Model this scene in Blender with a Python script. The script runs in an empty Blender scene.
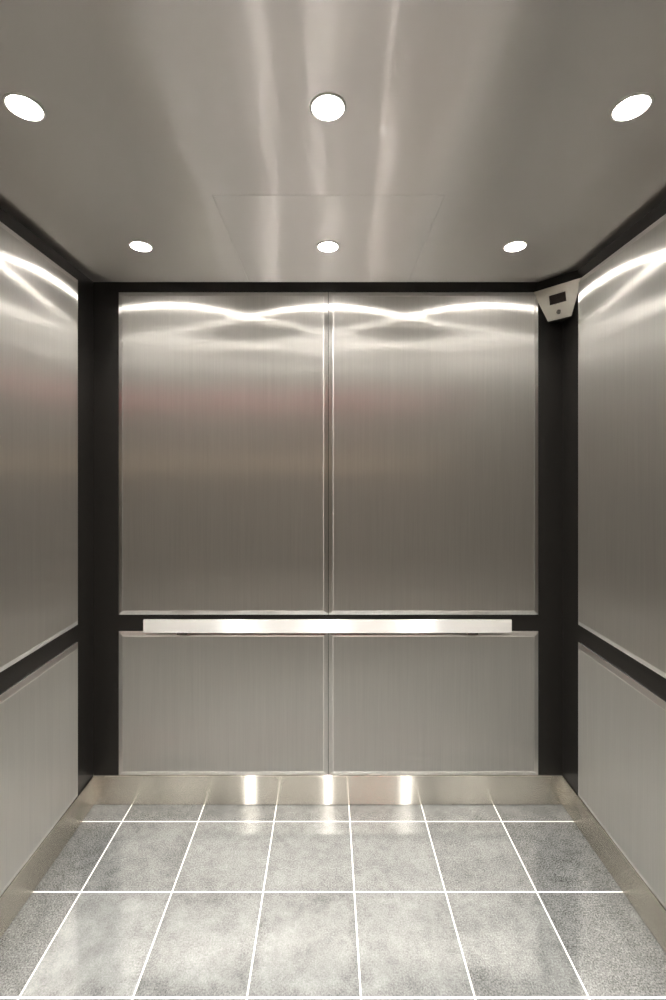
import bpy, bmesh, math
from mathutils import Vector, Matrix

# ------------------------------------------------------------------ camera, world, exposure
S = bpy.context.scene
COL = S.collection
CAM_H, D, HW, CEIL = 1.446, 1.974, 1.0152, 2.2597     # eye height, distance to back wall, half width, ceiling height
FRONT = 0.05                                          # inner face of the front wall (the camera stands in the doorway)
cam = bpy.data.cameras.new('camera'); cam_o = bpy.data.objects.new('camera', cam); COL.objects.link(cam_o)
cam_o.location = (0, 0, CAM_H); cam_o.rotation_euler = (math.radians(90), 0, 0)
cam.sensor_width = 36; cam.lens = 456/1000*36; cam.shift_x = 0.005; cam.shift_y = -0.03
cam.clip_start = 0.01
S.camera = cam_o
S.view_settings.view_transform = 'Standard'; S.view_settings.look = 'None'
S.view_settings.gamma = 1; S.view_settings.use_curve_mapping = False
S.view_settings.exposure = 0.1
LAMP_W = 8.0          # each downlight: the beam ...
GLOW_W = 2.1          # ... and the glow of its bulb to the sides
LOBBY_W = 38.0        # ceiling light of the lobby behind the camera
w = bpy.data.worlds.new('world'); S.world = w; w.use_nodes = True
w.node_tree.nodes['Background'].inputs[0].default_value = (0.9, 0.95, 1, 1)
w.node_tree.nodes['Background'].inputs[1].default_value = 0.05
S.cycles.use_denoising = True; S.cycles.use_adaptive_sampling = False; S.cycles.use_guiding = True
S.cycles.guiding_training_samples = 32
S.cycles.max_bounces = 14; S.cycles.glossy_bounces = 10; S.cycles.diffuse_bounces = 6
S.cycles.blur_glossy = 0.1
S.cycles.sample_clamp_indirect = 60

# ------------------------------------------------------------------ materials
class NT:
    def __init__(s, name):
        s.m = bpy.data.materials.new(name); s.m.use_nodes = True; s.t = s.m.node_tree
        s.t.nodes.clear(); s.out = s.n('ShaderNodeOutputMaterial')
    def n(s, typ, **kw):
        nd = s.t.nodes.new(typ)
        for k, v in kw.items(): setattr(nd, k, v)
        return nd
    def l(s, a, b): s.t.links.new(a, b)
    def val(s, sock, v):
        if hasattr(v, 'is_output'): s.l(v, sock)
        else: sock.default_value = v
    def math(s, op, a, b=0.0, c=0.0, clamp=False):
        nd = s.n('ShaderNodeMath', operation=op, use_clamp=clamp)
        s.val(nd.inputs[0], a); s.val(nd.inputs[1], b)
        if op in ('MULTIPLY_ADD', 'SMOOTHSTEP'): s.val(nd.inputs[2], c)
        return nd.outputs[0]
    def pos(s, scale=(1, 1, 1)):
        g = s.n('ShaderNodeNewGeometry'); mp = s.n('ShaderNodeVectorMath', operation='MULTIPLY')
        s.l(g.outputs['Position'], mp.inputs[0]); mp.inputs[1].default_value = scale
        return mp.outputs[0]
    def noise(s, vec, scale=1, detail=3, rough=0.5):
        nd = s.n('ShaderNodeTexNoise'); s.l(vec, nd.inputs['Vector'])
        nd.inputs['Scale'].default_value = scale; nd.inputs['Detail'].default_value = detail
        nd.inputs['Roughness'].default_value = rough
        return nd.outputs['Fac']
    def ramp(s, fac, p0, c0, p1, c1):
        nd = s.n('ShaderNodeValToRGB'); s.l(fac, nd.inputs[0]); e = nd.color_ramp.elements
        e[0].position = p0; e[0].color = (*c0, 1); e[1].position = p1; e[1].color = (*c1, 1)
        return nd.outputs[0]
    def mr(s, v, a, b, c, d):
        nd = s.n('ShaderNodeMapRange'); s.val(nd.inputs[0], v)
        for i, q in enumerate((a, b, c, d)): nd.inputs[i+1].default_value = q
        return nd.outputs[0]

def steel(name, spread, color=(0.82, 0.80, 0.76), au=0.020, av=0.99, haze=0.28, grain=0.06, warp=0.0, warp_scale=(1, 1, 1), soft=0.45, hu=0.16):
    """brushed steel: highlights spread along the world axis `spread`, the brush lines run across it"""
    k = NT(name)
    T = [0, 0, 0]; T['xyz'.index(spread)] = 1
    tv = k.n('ShaderNodeCombineXYZ')
    for i in range(3): tv.inputs[i].default_value = T[i]
    sc = [3, 3, 3]; sc['xyz'.index(spread)] = 260
    if spread == 'y' and warp_scale[1] < 1.5: sc = [8, 700, 8]          # the ceiling's finer brushing
    hair = k.noise(k.pos(sc), 1, 4, 0.65)
    sc2 = [1.0, 1.0, 1.0]; sc2['xyz'.index(spread)] = 45
    band = k.noise(k.pos(sc2), 1, 3, 0.6)
    lum = k.math('ADD', k.mr(hair, 0.3, 0.7, 1-grain, 1+grain*0.4), k.mr(band, 0.3, 0.7, -grain*0.4, grain*0.3))
    col = k.n('ShaderNodeVectorMath', operation='SCALE'); col.inputs[0].default_value = color; k.l(lum, col.inputs['Scale'])
    # Anisotropic node: u = r(1+|a|)... negative anisotropy stretches along the tangent
    def lobe(u, v):
        # r/(1+a)=sqrt(v) ; r*(1+a)=sqrt(u)
        su, sv = math.sqrt(u), math.sqrt(v)
        r = math.sqrt(su*sv); a = su/sv - 1
        g = k.n('ShaderNodeBsdfAnisotropic'); g.distribution = 'GGX'
        k.l(col.outputs[0], g.inputs['Color'])
        k.val(g.inputs['Roughness'], k.math('MULTIPLY', k.mr(band, 0.3, 0.7, 1-grain*0.5, 1+grain*0.5), r))
        g.inputs['Anisotropy'].default_value = a
        k.l(tv.outputs[0], g.inputs['Tangent'])
        return g
    g1 = lobe(au, av); g2 = lobe(hu, soft)
    if warp:
        b = k.n('ShaderNodeBump'); b.inputs['Strength'].default_value = 1.0; b.inputs['Distance'].default_value = warp
        k.l(k.noise(k.pos(warp_scale), 1, 1.5, 0.45), b.inputs['Height'])
        for g in (g1, g2): k.l(b.outputs[0], g.inputs['Normal'])
    mx = k.n('ShaderNodeMixShader'); mx.inputs[0].default_value = haze
    k.l(g1.outputs[0], mx.inputs[1]); k.l(g2.outputs[0], mx.inputs[2]); k.l(mx.outputs[0], k.out.inputs[0])
    return k.m

def plain(name, color, rough=0.5, metal=0.0, spec=0.5, emit=None, es=0, grain=0.0):
    k = NT(name); b = k.n('ShaderNodeBsdfPrincipled')
    b.inputs['Base Color'].default_value = (*color, 1); b.inputs['Roughness'].default_value = rough
    b.inputs['Metallic'].default_value = metal; b.inputs['Specular IOR Level'].default_value = spec
    if grain:
        n = k.noise(k.pos((220, 220, 220)), 1, 2)
        k.l(k.mr(n, 0.3, 0.7, max(0, rough-grain), rough+grain), b.inputs['Roughness'])
    if emit: b.inputs['Emission Color'].default_value = (*emit, 1); b.inputs['Emission Strength'].default_value = es
    k.l(b.outputs[0], k.out.inputs[0]); return k.m

M = {}
M['panel_back'] = steel('brushed_steel_back_panels', 'x', warp=0.0012, warp_scale=(2.2, 1, 2.2))
M['panel_side'] = steel('brushed_steel_side_panels', 'y', warp=0.0012, warp_scale=(1, 2.0, 2.0))
M['bevel_back'] = steel('brushed_steel_back_bevels', 'x', grain=0.05, haze=0.3, soft=0.2, hu=0.04, color=(0.90, 0.88, 0.85))
M['bevel_side'] = steel('brushed_steel_side_bevels', 'y', grain=0.05, haze=0.3, soft=0.2, hu=0.04, color=(0.90, 0.88, 0.85))
M['ceiling'] = steel('brushed_steel_ceiling', 'y', color=(0.91, 0.87, 0.85), au=0.005, av=0.99, haze=0.33, grain=0.0, hu=0.08, soft=0.8, warp=0.0065, warp_scale=(5.5, 0.8, 1))
M['skirting'] = steel('brushed_steel_skirting', 'z', color=(0.66, 0.63, 0.57), au=0.006, av=0.99, haze=0.75, grain=0.03, hu=0.012, soft=0.16)
M['rail'] = steel('satin_steel_rail', 'z', color=(0.86, 0.85, 0.83), au=0.05, av=0.99, haze=0.6, grain=0.03, hu=0.3, soft=0.9)
M['bracket'] = plain('shaded_nickel_bracket', (0.10, 0.09, 0.08), 0.4, 0.6)  # nickel darkened: the shadow below the rail bar is put into its colour
M['fold'] = plain('fold_highlight_steel', (0.95, 0.93, 0.89), 0.42, 1.0)  # paler, softer steel on the folds stands in for their highlight line
M['black'] = plain('black_satin_laminate', (0.010, 0.009, 0.008), 0.36, spec=0.28, grain=0.04)
M['dark'] = plain('dark_matt_finish', (0.02, 0.02, 0.02), 0.6)  # plain dark finish of the ceiling deck and lamp cans
M['chrome'] = plain('polished_chrome', (0.80, 0.79, 0.77), 0.12, 1.0)
M['trimring'] = plain('satin_nickel', (0.62, 0.61, 0.59), 0.4, 0.4)
M['baffle'] = plain('white_enamel', (0.85, 0.84, 0.82), 0.4)
M['lens'] = plain('lamp_lens', (1, 1, 1), 0.2, emit=(1, 0.95, 0.88), es=25)
M['plate'] = plain('satin_nickel_plate', (0.62, 0.59, 0.53), 0.42, 0.85, grain=0.04)
M['screen'] = plain('dark_glass_screen', (0.018, 0.012, 0.011), 0.15)
M['smoked'] = plain('smoked_dome', (0.25, 0.24, 0.22), 0.08, 0.8)
M['lobby'] = plain('lobby_plaster', (0.52, 0.47, 0.40), 0.8)
M['lobbyfloor'] = plain('lobby_stone_floor', (0.45, 0.43, 0.40), 0.35)
M['red'] = plain('red_glow', (0.3, 0.02, 0.03), 0.4, emit=(1, 0.10, 0.16), es=11)
M['amber'] = plain('amber_glow', (0.8, 0.6, 0.4), 0.5, emit=(1, 0.72, 0.45), es=3.5)

def floor_mat():
    k = NT('grey_granite_tiles')
    g = k.n('ShaderNodeNewGeometry'); sp = k.n('ShaderNodeSeparateXYZ'); k.l(g.outputs['Position'], sp.inputs[0])
    P = 0.3124; gw = 0.0046
    u = k.math('DIVIDE', k.math('SUBTRACT', sp.outputs[0], -0.847-P*10), P)
    v = k.math('DIVIDE', k.math('SUBTRACT', sp.outputs[1], 1.8759-0.3130*30), 0.3130)
    fu = k.math('FRACT', u); fv = k.math('FRACT', v)
    du = k.math('MINIMUM', fu, k.math('SUBTRACT', 1.0, fu)); dv = k.math('MINIMUM', fv, k.math('SUBTRACT', 1.0, fv))
    d = k.math('MULTIPLY', k.math('MINIMUM', du, dv), P)
    grout = k.mr(d, gw*0.5-0.0006, gw*0.5+0.0006, 1, 0)
    cid = k.n('ShaderNodeCombineXYZ'); k.l(k.math('FLOOR', u), cid.inputs[0]); k.l(k.math('FLOOR', v), cid.inputs[1])
    wn = k.n('ShaderNodeTexWhiteNoise'); wn.noise_dimensions = '3D'; k.l(cid.outputs[0], wn.inputs['Vector'])
    # every tile carries its own clouding
    off = k.n('ShaderNodeVectorMath', operation='MULTIPLY_ADD'); k.l(wn.outputs['Color'], off.inputs[0])
    off.inputs[1].default_value = (9, 9, 9); k.l(g.outputs['Position'], off.inputs[2])
    cloud = k.noise(off.outputs[0], 6.5, 6, 0.62); fine = k.noise(off.outputs[0], 30, 4, 0.7)
    speck = k.noise(k.pos(), 210, 3, 0.8)
    a = k.mr(cloud, 0.33, 0.67, -0.03, 0.035)
    b = k.mr(fine, 0.3, 0.7, -0.02, 0.025)
    c = k.mr(speck, 0.38, 0.70, -0.045, 0.13)
    t = k.mr(wn.outputs['Value'], 0, 1, 0.048, 0.075)
    # pale dusty patches, plus the floor's brighter front middle put into the colour
    cu, cv = k.math('FLOOR', u), k.math('FLOOR', v)
    inner = k.math('MULTIPLY', k.math('GREATER_THAN', cu, 9.5), k.math('LESS_THAN', cu, 14.5))
    inner = k.math('MULTIPLY', inner, k.mr(cu, 13, 14, 1.0, 0.62))
    rows = k.mr(cv, 28, 30, 1.0, 0.05)
    edge = k.mr(k.math('ADD', d, k.mr(fine, 0.3, 0.7, -0.02, 0.02)), 0.0, 0.045, 0.55, 1.0)
    patch = k.mr(k.noise(off.outputs[0], 5.0, 6, 0.62), 0.30, 0.60, 0.55, 1.0)
    dust_light = k.math('MULTIPLY', k.math('MULTIPLY', inner, rows), k.math('MULTIPLY', edge, patch))
    t = k.math('ADD', t, k.math('MULTIPLY', dust_light, 0.068))
    a = k.math('MULTIPLY', a, k.math('MULTIPLY_ADD', dust_light, 0.9, 0.25))
    c = k.math('MULTIPLY', c, k.math('MULTIPLY_ADD', dust_light, -0.6, 1.0))
    lum = k.math('ADD', k.math('ADD', t, a), k.math('ADD', b, c))
    col = k.n('ShaderNodeVectorMath', operation='SCALE'); col.inputs[0].default_value = (0.97, 1.0, 0.985); k.l(lum, col.inputs['Scale'])
    mx = k.n('ShaderNodeMix', data_type='RGBA'); k.l(grout, mx.inputs[0]); k.l(col.outputs[0], mx.inputs[6]); mx.inputs[7].default_value = (0.66, 0.65, 0.62, 1)
    bs = k.n('ShaderNodeBsdfPrincipled'); k.l(mx.outputs[2], bs.inputs['Base Color'])
    k.l(k.mr(cloud, 0.3, 0.7, 0.48, 0.36), bs.inputs['Roughness'])
    bs.inputs['Coat IOR'].default_value = 1.75; bs.inputs['Coat Roughness'].default_value = 0.09
    k.l(k.math('MULTIPLY_ADD', dust_light, -0.25, 1.0), bs.inputs['Coat Weight']); bs.inputs['Specular IOR Level'].default_value = 0.25
    bp = k.n('ShaderNodeBump'); bp.inputs['Strength'].default_value = 0.5; bp.inputs['Distance'].default_value = 0.001
    k.l(k.math('SUBTRACT', k.math('MULTIPLY', speck, 0.25), grout), bp.inputs['Height']); k.l(bp.outputs[0], bs.inputs['Normal'])
    k.l(bs.outputs[0], k.out.inputs[0]); return k.m
M['floor'] = floor_mat()

# ------------------------------------------------------------------ mesh helpers
def link(name, bm, mat, parent=None, smooth=False, kind=None, loc=(0, 0, 0)):
    me = bpy.data.meshes.new(name); bmesh.ops.recalc_face_normals(bm, faces=bm.faces); bm.to_mesh(me); bm.free()
    if smooth:
        for p in me.polygons: p.use_smooth = True
    me.materials.append(mat)
    o = bpy.data.objects.new(name, me); COL.objects.link(o); o.location = loc
    if parent: o.parent = parent
    if kind: o['kind'] = kind
    return o
def bx(bm, x0, x1, y0, y1, z0, z1, bevel=0.0, seg=2):
    r = bmesh.ops.create_cube(bm, size=1)
    bmesh.ops.scale(bm, vec=(x1-x0, y1-y0, z1-z0), verts=r['verts'])
    bmesh.ops.translate(bm, vec=((x0+x1)/2, (y0+y1)/2, (z0+z1)/2), verts=r['verts'])
    if bevel:
        vs = set(r['verts']); es = [e for e in bm.edges if e.verts[0] in vs and e.verts[1] in vs]
        bmesh.ops.bevel(bm, geom=es, offset=bevel, segments=seg, affect='EDGES', profile=0.5)
def box(name, x0, x1, y0, y1, z0, z1, mat, parent=None, kind=None, bevel=0.0, off=(0, 0, 0)):
    bm = bmesh.new(); bx(bm, x0-off[0], x1-off[0], y0-off[1], y1-off[1], z0-off[2], z1-off[2], bevel)
    return link(name, bm, mat, parent, kind=kind)
def lathe(bm, prof, n=48):
    rings = []
    for r, z in prof:
        rings.append([bm.verts.new((r*math.cos(2*math.pi*i/n), r*math.sin(2*math.pi*i/n), z)) for i in range(n)])
    for a, b in zip(rings, rings[1:]):
        for i in range(n): bm.faces.new((a[i], a[(i+1) % n], b[(i+1) % n], b[i]))
    return rings
def thing(name, label, cat, loc=(0, 0, 0), group=None):
    o = bpy.data.objects.new(name, None); COL.objects.link(o); o.location = loc; o.empty_display_size = 0.05
    o['label'] = label; o['category'] = cat
    if group: o['group'] = group
    return o

# ------------------------------------------------------------------ the lift car's shell
T = 0.04
box('floor', -HW-T, HW+T, FRONT-0.10, D+T, -0.04, 0, M['floor'], kind='structure')
box('wall_back', -HW-T, HW+T, D, D+T, 0.0, CEIL+0.10, M['black'], kind='structure')
box('wall_left', -HW-T, -HW, FRONT, D, 0.0, CEIL+0.10, M['black'], kind='structure')
box('wall_right', HW, HW+T, FRONT, D, 0.0, CEIL+0.10, M['black'], kind='structure')
# front wall with its doorway, behind the camera
DOOR_W, DOOR_H = 0.56, 2.10
def front():
    bm = bmesh.new()
    bx(bm, -HW-T, -DOOR_W, FRONT-0.06, FRONT, 0, CEIL+0.1); bx(bm, DOOR_W, HW+T, FRONT-0.06, FRONT, 0, CEIL+0.1)
    bx(bm, -DOOR_W, DOOR_W, FRONT-0.06, FRONT, DOOR_H, CEIL+0.1)
    return link('wall_front', bm, steel('brushed_steel_front', 'x'), kind='structure')
front()

HOLE = 0.0385
LX = (-0.680, 0.0, 0.680); LY = (0.39, 1.0225, 1.657)
def sheet(name, x0, x1, y0, y1, holes, z, mat, skip=None, thick=0.0015):
    """thin metal sheet with round cut-outs; every hole sits in a square cell of its own"""
    q = 0.06
    xs = {x0, x1}; ys = {y0, y1}
    for hx, hy in holes: xs |= {hx-q, hx+q}; ys |= {hy-q, hy+q}
    if skip: xs |= {skip[0], skip[1]}; ys |= {skip[2]}
    xs = sorted(x for x in xs if x0 <= x <= x1); ys = sorted(y for y in ys if y0 <= y <= y1)
    bm = bmesh.new()
    for a, b in zip(xs, xs[1:]):
        for c, d in zip(ys, ys[1:]):
            mx_, my_ = (a+b)/2, (c+d)/2
            if skip and skip[0] < mx_ < skip[1] and my_ > skip[2]: continue
            h = [p for p in holes if abs(p[0]-mx_) < 1e-6 and abs(p[1]-my_) < 1e-6]
            if not h:
                bm.faces.new([bm.verts.new(p) for p in ((a, c, z), (a, d, z), (b, d, z), (b, c, z))]); continue
            n = 48; inner = []; outer = []
            for i in range(n):
                t = 2*math.pi*i/n; cx, sy = math.cos(t), math.sin(t); m = max(abs(cx), abs(sy))
                inner.append(bm.verts.new((mx_+HOLE*cx, my_+HOLE*sy, z))); outer.append(bm.verts.new((mx_+q*cx/m, my_+q*sy/m, z)))
            for i in range(n): bm.faces.new((inner[i], inner[(i+1) % n], outer[(i+1) % n], outer[i]))
    bmesh.ops.remove_doubles(bm, verts=bm.verts, dist=1e-5)
    for f in bm.faces:
        if f.normal.z > 0: f.normal_flip()
    r = bmesh.ops.extrude_face_region(bm, geom=list(bm.faces))
    bmesh.ops.translate(bm, vec=(0, 0, thick), verts=[v for v in r['geom'] if isinstance(v, bmesh.types.BMVert)])
    return bm
HX0, HX1, HY = -0.342, 0.346, 1.350
g = 0.0008
link('ceiling', sheet('ceiling', -HW, HW, FRONT, D, [(x, y) for x in LX for y in LY if not (x == 0 and y == LY[2])], CEIL, None, skip=(HX0-g, HX1+g, HY-g), thick=0.02), M['ceiling'], kind='structure')
M['hatch'] = steel('brushed_steel_hatch', 'y', color=(0.91, 0.87, 0.85), au=0.005, av=0.99, haze=0.33, grain=0.0, hu=0.08, soft=0.8, warp=0.0065, warp_scale=(4.8, 1.1, 1))
hatch = link('ceiling_hatch', sheet('h', HX0, HX1, HY, D-0.0005, [(0.0, LY[2])], CEIL-0.0003, None, thick=0.02), M['hatch'])
hatch['label'] = 'flush rectangular steel hatch sheet in the ceiling around the small middle rear downlight'; hatch['category'] = 'ceiling hatch'; hatch['kind'] = 'thing'
box('ceiling_deck', -HW-T, HW+T, FRONT, D+T, CEIL+0.10, CEIL+0.13, M['dark'], kind='structure').name = 'ceiling_deck'

# skirting
SK = 0.006; SH = 0.1257
def skirt(name, x0, x1, y0, y1, mat): return box(name, x0, x1, y0, y1, 0.001, SH, mat, kind='structure', bevel=0.0022)
skirt('baseboard_back', -HW, HW, D-SK, D, M['skirting'])
skirt('baseboard_left', -HW, -HW+SK, FRONT, D-SK, M['skirting'])
skirt('baseboard_right', HW-SK, HW, FRONT, D-SK, M['skirting'])

# ------------------------------------------------------------------ wall panels
PZ = dict(upper=(0.8204, 2.2143), lower=(0.1275, 0.7490))
CH, PD = 0.0195, 0.0100
def panel(label, origin, u, nrm, wid, z0, z1, face_mat, bev_mat, group):
    """raised tray panel; u = direction along the wall, nrm = into the car"""
    t = thing('wall_cladding', label, 'wall panel', Vector(origin) + Vector(nrm)*0.0004, group); t['kind'] = 'thing'
    u = Vector(u); n = Vector(nrm); Z = Vector((0, 0, 1)); h = z1-z0
    def P(a, b, c): return u*a + Z*b + n*c
    bm = bmesh.new()
    o_ = CH + 0.0014
    f = [P(o_, o_, PD), P(wid-o_, o_, PD), P(wid-o_, h-o_, PD), P(o_, h-o_, PD)]
    fv = [bm.verts.new(p) for p in f]
    bk = [bm.verts.new(p - n*0.004) for p in f]
    bm.faces.new(fv); bm.faces.new(bk[::-1])
    for i in range(4): bm.faces.new((fv[i], bk[i], bk[(i+1) % 4], fv[(i+1) % 4]))
    link('panel_face', bm, face_mat, t)
    bm = bmesh.new()
    ang = math.atan2(PD-0.002, CH); rf = 0.0015/math.tan(ang/2)       # fold radius
    prof = [(0, 0), (0, 0.002)]
    t0 = rf*math.tan(ang/2)
    for q in range(7):
        th = ang*(1-q/6)
        prof.append((CH + t0 - rf*math.sin(th), PD - rf*(1-math.cos(th))))
    def ringp(o, c): return [bm.verts.new(P(*p)) for p in ((o, o, c), (wid-o, o, c), (wid-o, h-o, c), (o, h-o, c))]
    vv = [ringp(*p) for p in prof]
    for li, (a, b) in enumerate(zip(vv, vv[1:])):
        for i in range(4):
            f = bm.faces.new((a[i], a[(i+1) % 4], b[(i+1) % 4], b[i])); f.smooth = li >= 2; f.material_index = 1 if li >= 2 else 0
    for i in range(4):                                                   # mitres stay crisp
        for a, b in zip(vv, vv[1:]):
            for e_ in a[i].link_edges:
                if e_.other_vert(a[i]) is b[i]: e_.smooth = False
    bo = link('bevelled_edge', bm, bev_mat, t); bo.data.materials.append(M['fold']); bo['label'] = 'mitred bevel around the panel face, fold highlight in paler steel'
    return t
XL, XC, XR = -0.9048, 0.0015, 0.9090
gp = 'brushed steel panels of the back wall'
panel('tall brushed steel panel at upper left of the back wall above the handrail', (XL, D, PZ['upper'][0]), (1, 0, 0), (0, -1, 0), XC-0.001-XL, *PZ['upper'], M['panel_back'], M['bevel_back'], gp)
panel('tall brushed steel panel at upper right of the back wall beside the corner display', (XC+0.001, D, PZ['upper'][0]), (1, 0, 0), (0, -1, 0), XR-XC-0.001, *PZ['upper'], M['panel_back'], M['bevel_back'], gp)
panel('low brushed steel panel at lower left of the back wall beneath the handrail', (XL, D, PZ['lower'][0]), (1, 0, 0), (0, -1, 0), XC-0.001-XL, *PZ['lower'], M['panel_back'], M['bevel_back'], gp)
panel('low brushed steel panel at lower right of the back wall beneath the handrail', (XC+0.001, D, PZ['lower'][0]), (1, 0, 0), (0, -1, 0), XR-XC-0.001, *PZ['lower'], M['panel_back'], M['bevel_back'], gp)
YB, YM, YF = 1.846, 0.965, 0.10
for s, side in ((-1, 'left'), (1, 'right')):
    for row in ('upper', 'lower'):
        gp = 'brushed steel panels of the side walls'
        word = 'tall brushed steel panel on the upper %s side wall, above the black rail band' if row == 'upper' else 'low brushed steel panel on the lower %s side wall, above the skirting'
        panel(word % side, (s*HW, YM+0.001, PZ[row][0]), (0, 1, 0), (-s, 0, 0), YB-YM-0.001, *PZ[row], M['panel_side'], M['bevel_side'], gp)
        panel(('%s brushed steel panel at the doorway end of the %s side wall' % ('tall' if row == 'upper' else 'low', side)), (s*HW, YF, PZ[row][0]), (0, 1, 0), (-s, 0, 0), YM-0.001-YF, *PZ[row], M['panel_side'], M['bevel_side'], gp)

# ------------------------------------------------------------------ handrail
RY0 = 1.9140
rail = thing('handrail', 'flat satin steel handrail bar across the back wall in front of the black band', 'handrail', (0, D, 0.79))
def rel(o, root): o.location = Vector(o.location) - Vector(root.location); return o
bm = bmesh.new(); bx(bm, -0.776, 0.772, RY0, RY0+0.010, 0.7610, 0.8170, 0.0016, 3)
rel(link('rail_bar', bm, M['rail'], rail), rail)
for x in (-0.617, 0.613):
    bm = bmesh.new()
    bx(bm, x-0.021, x+0.021, RY0+0.010, D-0.001, 0.750, 0.760+0.006, 0.001)        # shelf of the angle
    bx(bm, x-0.021, x+0.021, RY0+0.0101, RY0+0.016, 0.7660, 0.806, 0.001)          # upstand fixed to the bar
    br = rel(link('bracket', bm, M['bracket'], rail), rail)
    a, b = Vector((x, RY0+0.012, 0.811)), Vector((x, D-0.001, 0.8180)); dv = b-a
    bm = bmesh.new(); bmesh.ops.create_cone(bm, segments=24, radius1=0.0065, radius2=0.0065, depth=dv.length, cap_ends=True,
        matrix=Matrix.Translation((a+b)/2) @ dv.to_track_quat('Z', 'Y').to_matrix().to_4x4())
    rel(link('standoff', bm, M['chrome'], br, smooth=False), rail)
    
# ------------------------------------------------------------------ downlights
def downlight(label, x, y, group='round recessed downlights in the ceiling'):
    t = thing('downlight', label, 'ceiling light', (x, y, CEIL - (0.0008 if (x == 0 and y > 1.5) else 0.0001)), group)
    bm = bmesh.new()
    lathe(bm, [(0.0350, 0.004), (0.0352, -0.0022), (0.0362, -0.0032), (0.0400, -0.0026), (0.0412, -0.0004), (0.0412, 0.0)])
    link('trim_ring', bm, M['trimring'], t)
    bm = bmesh.new(); lathe(bm, [(0.0351, 0.001), (0.0345, 0.006), (0.0300, 0.020), (0.0270, 0.026)])
    link('reflector', bm, M['baffle'], t, smooth=True)
    bm = bmesh.new(); lathe(bm, [(0.0270, 0.026), (0.0255, 0.0225), (0.020, 0.0205), (0.010, 0.0195), (0.0005, 0.0192)])
    bu = link('bulb', bm, M['lens'], t, smooth=True); bu['label'] = 'glowing white lamp face'
    bm = bmesh.new(); lathe(bm, [(0.030, 0.021), (0.034, 0.028), (0.034, 0.060), (0.0005, 0.060)]); 
    link('can_housing', bm, M['dark'], t, smooth=False)
    L = bpy.data.lights.new('lamp_light', 'AREA'); L.shape = 'DISK'; L.size = 0.044; L.energy = LAMP_W; L.color = (1.0, 0.965, 0.915); L.spread = math.radians(115)
    lo = bpy.data.objects.new('lamp_light', L); COL.objects.link(lo); lo.parent = t; lo.location = (0, 0, 0.0170)
    L = bpy.data.lights.new('bulb_glow', 'POINT'); L.shadow_soft_size = 0.013; L.energy = GLOW_W; L.color = (1.0, 0.965, 0.915)
    lo = bpy.data.objects.new('bulb_glow', L); COL.objects.link(lo); lo.parent = t; lo.location = (0, 0, 0.0125)
labels = {(0, 1): 'large glaring round downlight at the left edge, nearer row of the ceiling', (1, 1): 'large round downlight in the middle of the ceiling, nearer row',
          (2, 1): 'large glaring round downlight at the right edge, nearer row of the ceiling', (0, 2): 'small round downlight near the back left corner of the ceiling',
          (1, 2): 'small round downlight in the hatch sheet, middle of the rear row', (2, 2): 'small round downlight near the corner display, right end of rear row',
          (0, 0): 'round downlight by the doorway at the left', (1, 0): 'round downlight by the doorway in the middle', (2, 0): 'round downlight by the doorway at the right'}
for i, x in enumerate(LX):
    for j, y in enumerate(LY): downlight(labels[(i, j)], x, y)

# ------------------------------------------------------------------ corner display
disp = thing('corner_display', 'trapezoid satin metal display unit with dark screen in the right back corner under the ceiling', 'display', (0.954, 1.899, 2.08))
O = Vector((0.954, 1.899, CAM_H+0.768)); U = Vector((0.122, -0.150, 0)).normalized(); IN = Vector((0.776, 0.631, 0)).normalized(); O = O - IN*0.006
hw_t = 0.1000; hw_b = 0.0477; HGT = 0.134; REC = 0.0276
DN = (Vector((0, 0, -HGT)) + IN*REC); DL = DN.length; DNu = DN.normalized(); NOUT = U.cross(DNu)
if NOUT.dot(IN) > 0: NOUT = -NOUT
def dp(a, b, c): return O + U*a + DNu*b + NOUT*c - Vector(disp.location)
def poly_prism(pts, c0, c1):
    bm = bmesh.new(); a = [bm.verts.new(dp(x, y, c0)) for x, y in pts]; b = [bm.verts.new(dp(x, y, c1)) for x, y in pts]
    bm.faces.new(a); bm.faces.new(b[::-1]); n = len(pts)
    for i in range(n): bm.faces.new((a[i], b[i], b[(i+1) % n], a[(i+1) % n]))
    return bm
bm = poly_prism([(-hw_t, 0), (hw_t, 0), (hw_b, DL), (-hw_b, DL)], -0.003, 0.0)
bmesh.ops.bevel(bm, geom=list(bm.edges), offset=0.0008, segments=2, affect='EDGES')
link('face_plate', bm, M['plate'], disp)
sx0, sx1, sy0, sy1 = -0.0335, 0.0335, 0.034, 0.073
link('screen', poly_prism([(sx0, sy0), (sx1, sy0), (sx1, sy1), (sx0, sy1)], -0.002, 0.0006), M['screen'], disp)
# camera dome with its ring
dome = bmesh.new(); lathe(dome, [(0.0105, 0.0), (0.0105, 0.0015), (0.0088, 0.0020), (0.0086, 0.0022)], 32)
R3 = Matrix((U, -DNu, NOUT)).transposed().to_4x4()
def place(bm, a, b, c): bmesh.ops.transform(bm, matrix=Matrix.Translation(dp(a, b, c)) @ R3, verts=bm.verts)
place(dome, 0, 0.108, 0); ring = link('camera_ring', dome, M['chrome'], disp, smooth=True)
bm = bmesh.new(); lathe(bm, [(0.0086*math.cos(t), 0.0015+0.0075*math.sin(t)) for t in [i*math.pi/16 for i in range(8)]]+[(0.0004, 0.009)], 32)
place(bm, 0, 0.108, 0); link('camera_dome', bm, M['smoked'], ring, smooth=True)
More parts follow.
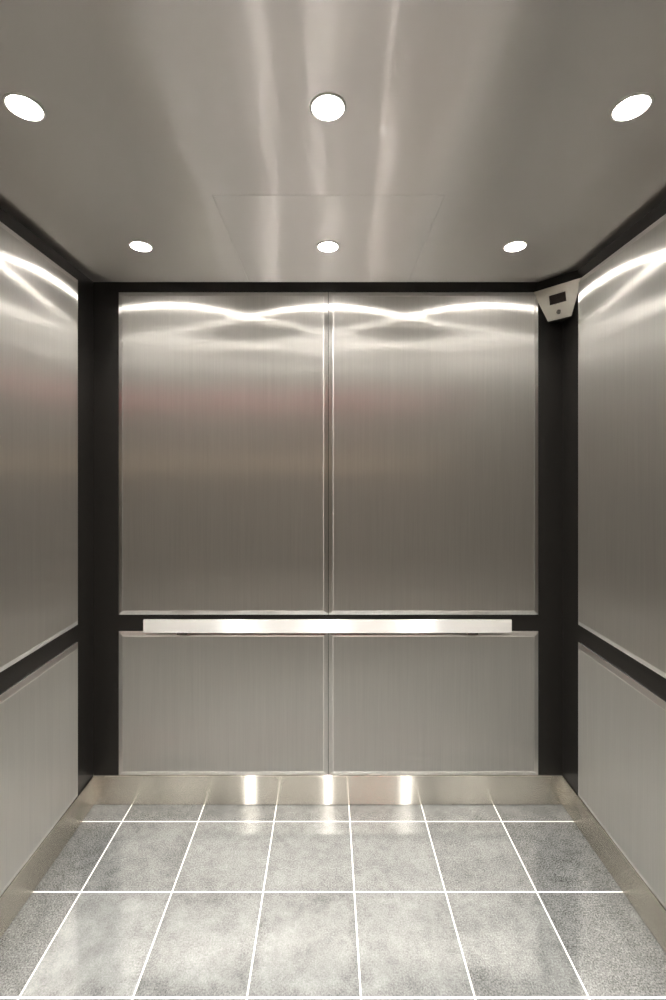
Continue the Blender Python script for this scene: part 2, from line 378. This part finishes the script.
# dark wedge housing behind the plate, up to the ceiling
bm = bmesh.new()
loc = Vector(disp.location)
cx, cy = HW-0.0015, D-0.0015
def tri(z, inset):
    a = Vector((0.893 + inset/0.776, cy, z)); b = Vector((cx, max(1.850, 1.824 + inset/0.631), z))
    return [bm.verts.new(p - loc) for p in (a + (U*0), b, Vector((cx, cy, z)))]
r1 = tri(CEIL-0.0015, 0.009); r2 = tri(2.2145, 0.009); r3 = tri(2.0855, 0.042)
for a, b in ((r1, r2), (r2, r3)):
    for i in range(3): bm.faces.new((a[i], a[(i+1) % 3], b[(i+1) % 3], b[i]))
bm.faces.new(r1); bm.faces.new(r3[::-1])
link('housing', bm, M['black'], disp)

# ------------------------------------------------------------------ car operating panel on the front return (behind the camera, mirrored in the steel)
cop = thing('operating_panel', 'narrow steel operating panel with a dark floor display beside the doorway', 'control panel', (-0.79, FRONT, 1.5))
box('face_plate', -0.11, 0.11, 0.0005, 0.006, -0.75, 0.68, M['plate'], cop, bevel=0.001)
box('floor_display', -0.06, 0.06, 0.006, 0.008, 0.53, 0.57, M['screen'], cop)
for r_ in range(5):
    for c_ in (-0.035, 0.035):
        bm = bmesh.new(); bmesh.ops.create_cone(bm, segments=24, radius1=0.016, radius2=0.015, depth=0.006, cap_ends=True,
            matrix=Matrix.Translation((c_, 0.009, -0.55+r_*0.07)) @ Matrix.Rotation(-math.pi/2, 4, 'X'))
        link('button', bm, M['chrome'], cop)

# ------------------------------------------------------------------ lobby outside the doorway (seen only in reflections)
box('floor_lobby', -2.5, 2.5, -2.8, FRONT-0.10, -0.04, 0, M['lobbyfloor'], kind='structure')
box('wall_lobby', -2.5, 2.5, -2.86, -2.8, 0, 2.7, M['lobby'], kind='structure')
box('ceiling_lobby', -2.5, 2.5, -2.8, FRONT-0.06, 2.7, 2.74, M['lobby'], kind='structure')
L = bpy.data.lights.new('lobby_light', 'AREA'); L.shape = 'RECTANGLE'; L.size = 1.6; L.size_y = 0.5; L.energy = LOBBY_W; L.color = (1, 0.93, 0.84)
lo = bpy.data.objects.new('lobby_light', L); COL.objects.link(lo); lo.location = (0, -1.5, 2.68)

def glow_box(label, x, z, wd, h, mat):  # glow boxes added unseen as guessed sources of the mirrored red and warm bands
    t = thing('glow_box', label, 'added glow', (x, -2.8, z))
    box('back_plate', -wd/2, wd/2, 0.001, 0.02, -h/2, h/2, M['trimring'], t, bevel=0.003)
    box('glow_face', -wd/2+0.01, wd/2-0.01, 0.02, 0.07, -h/2+0.008, h/2-0.008, mat, t, bevel=0.008)
glow_box('long slim red glow box added high on the lobby wall to mirror as a red streak', 0.75, 2.47, 0.9, 0.07, M['red'])
glow_box('broad amber glow box added at eye height on the lobby wall to mirror as a warm band', 0.80, 1.56, 0.7, 0.20, M['amber'])
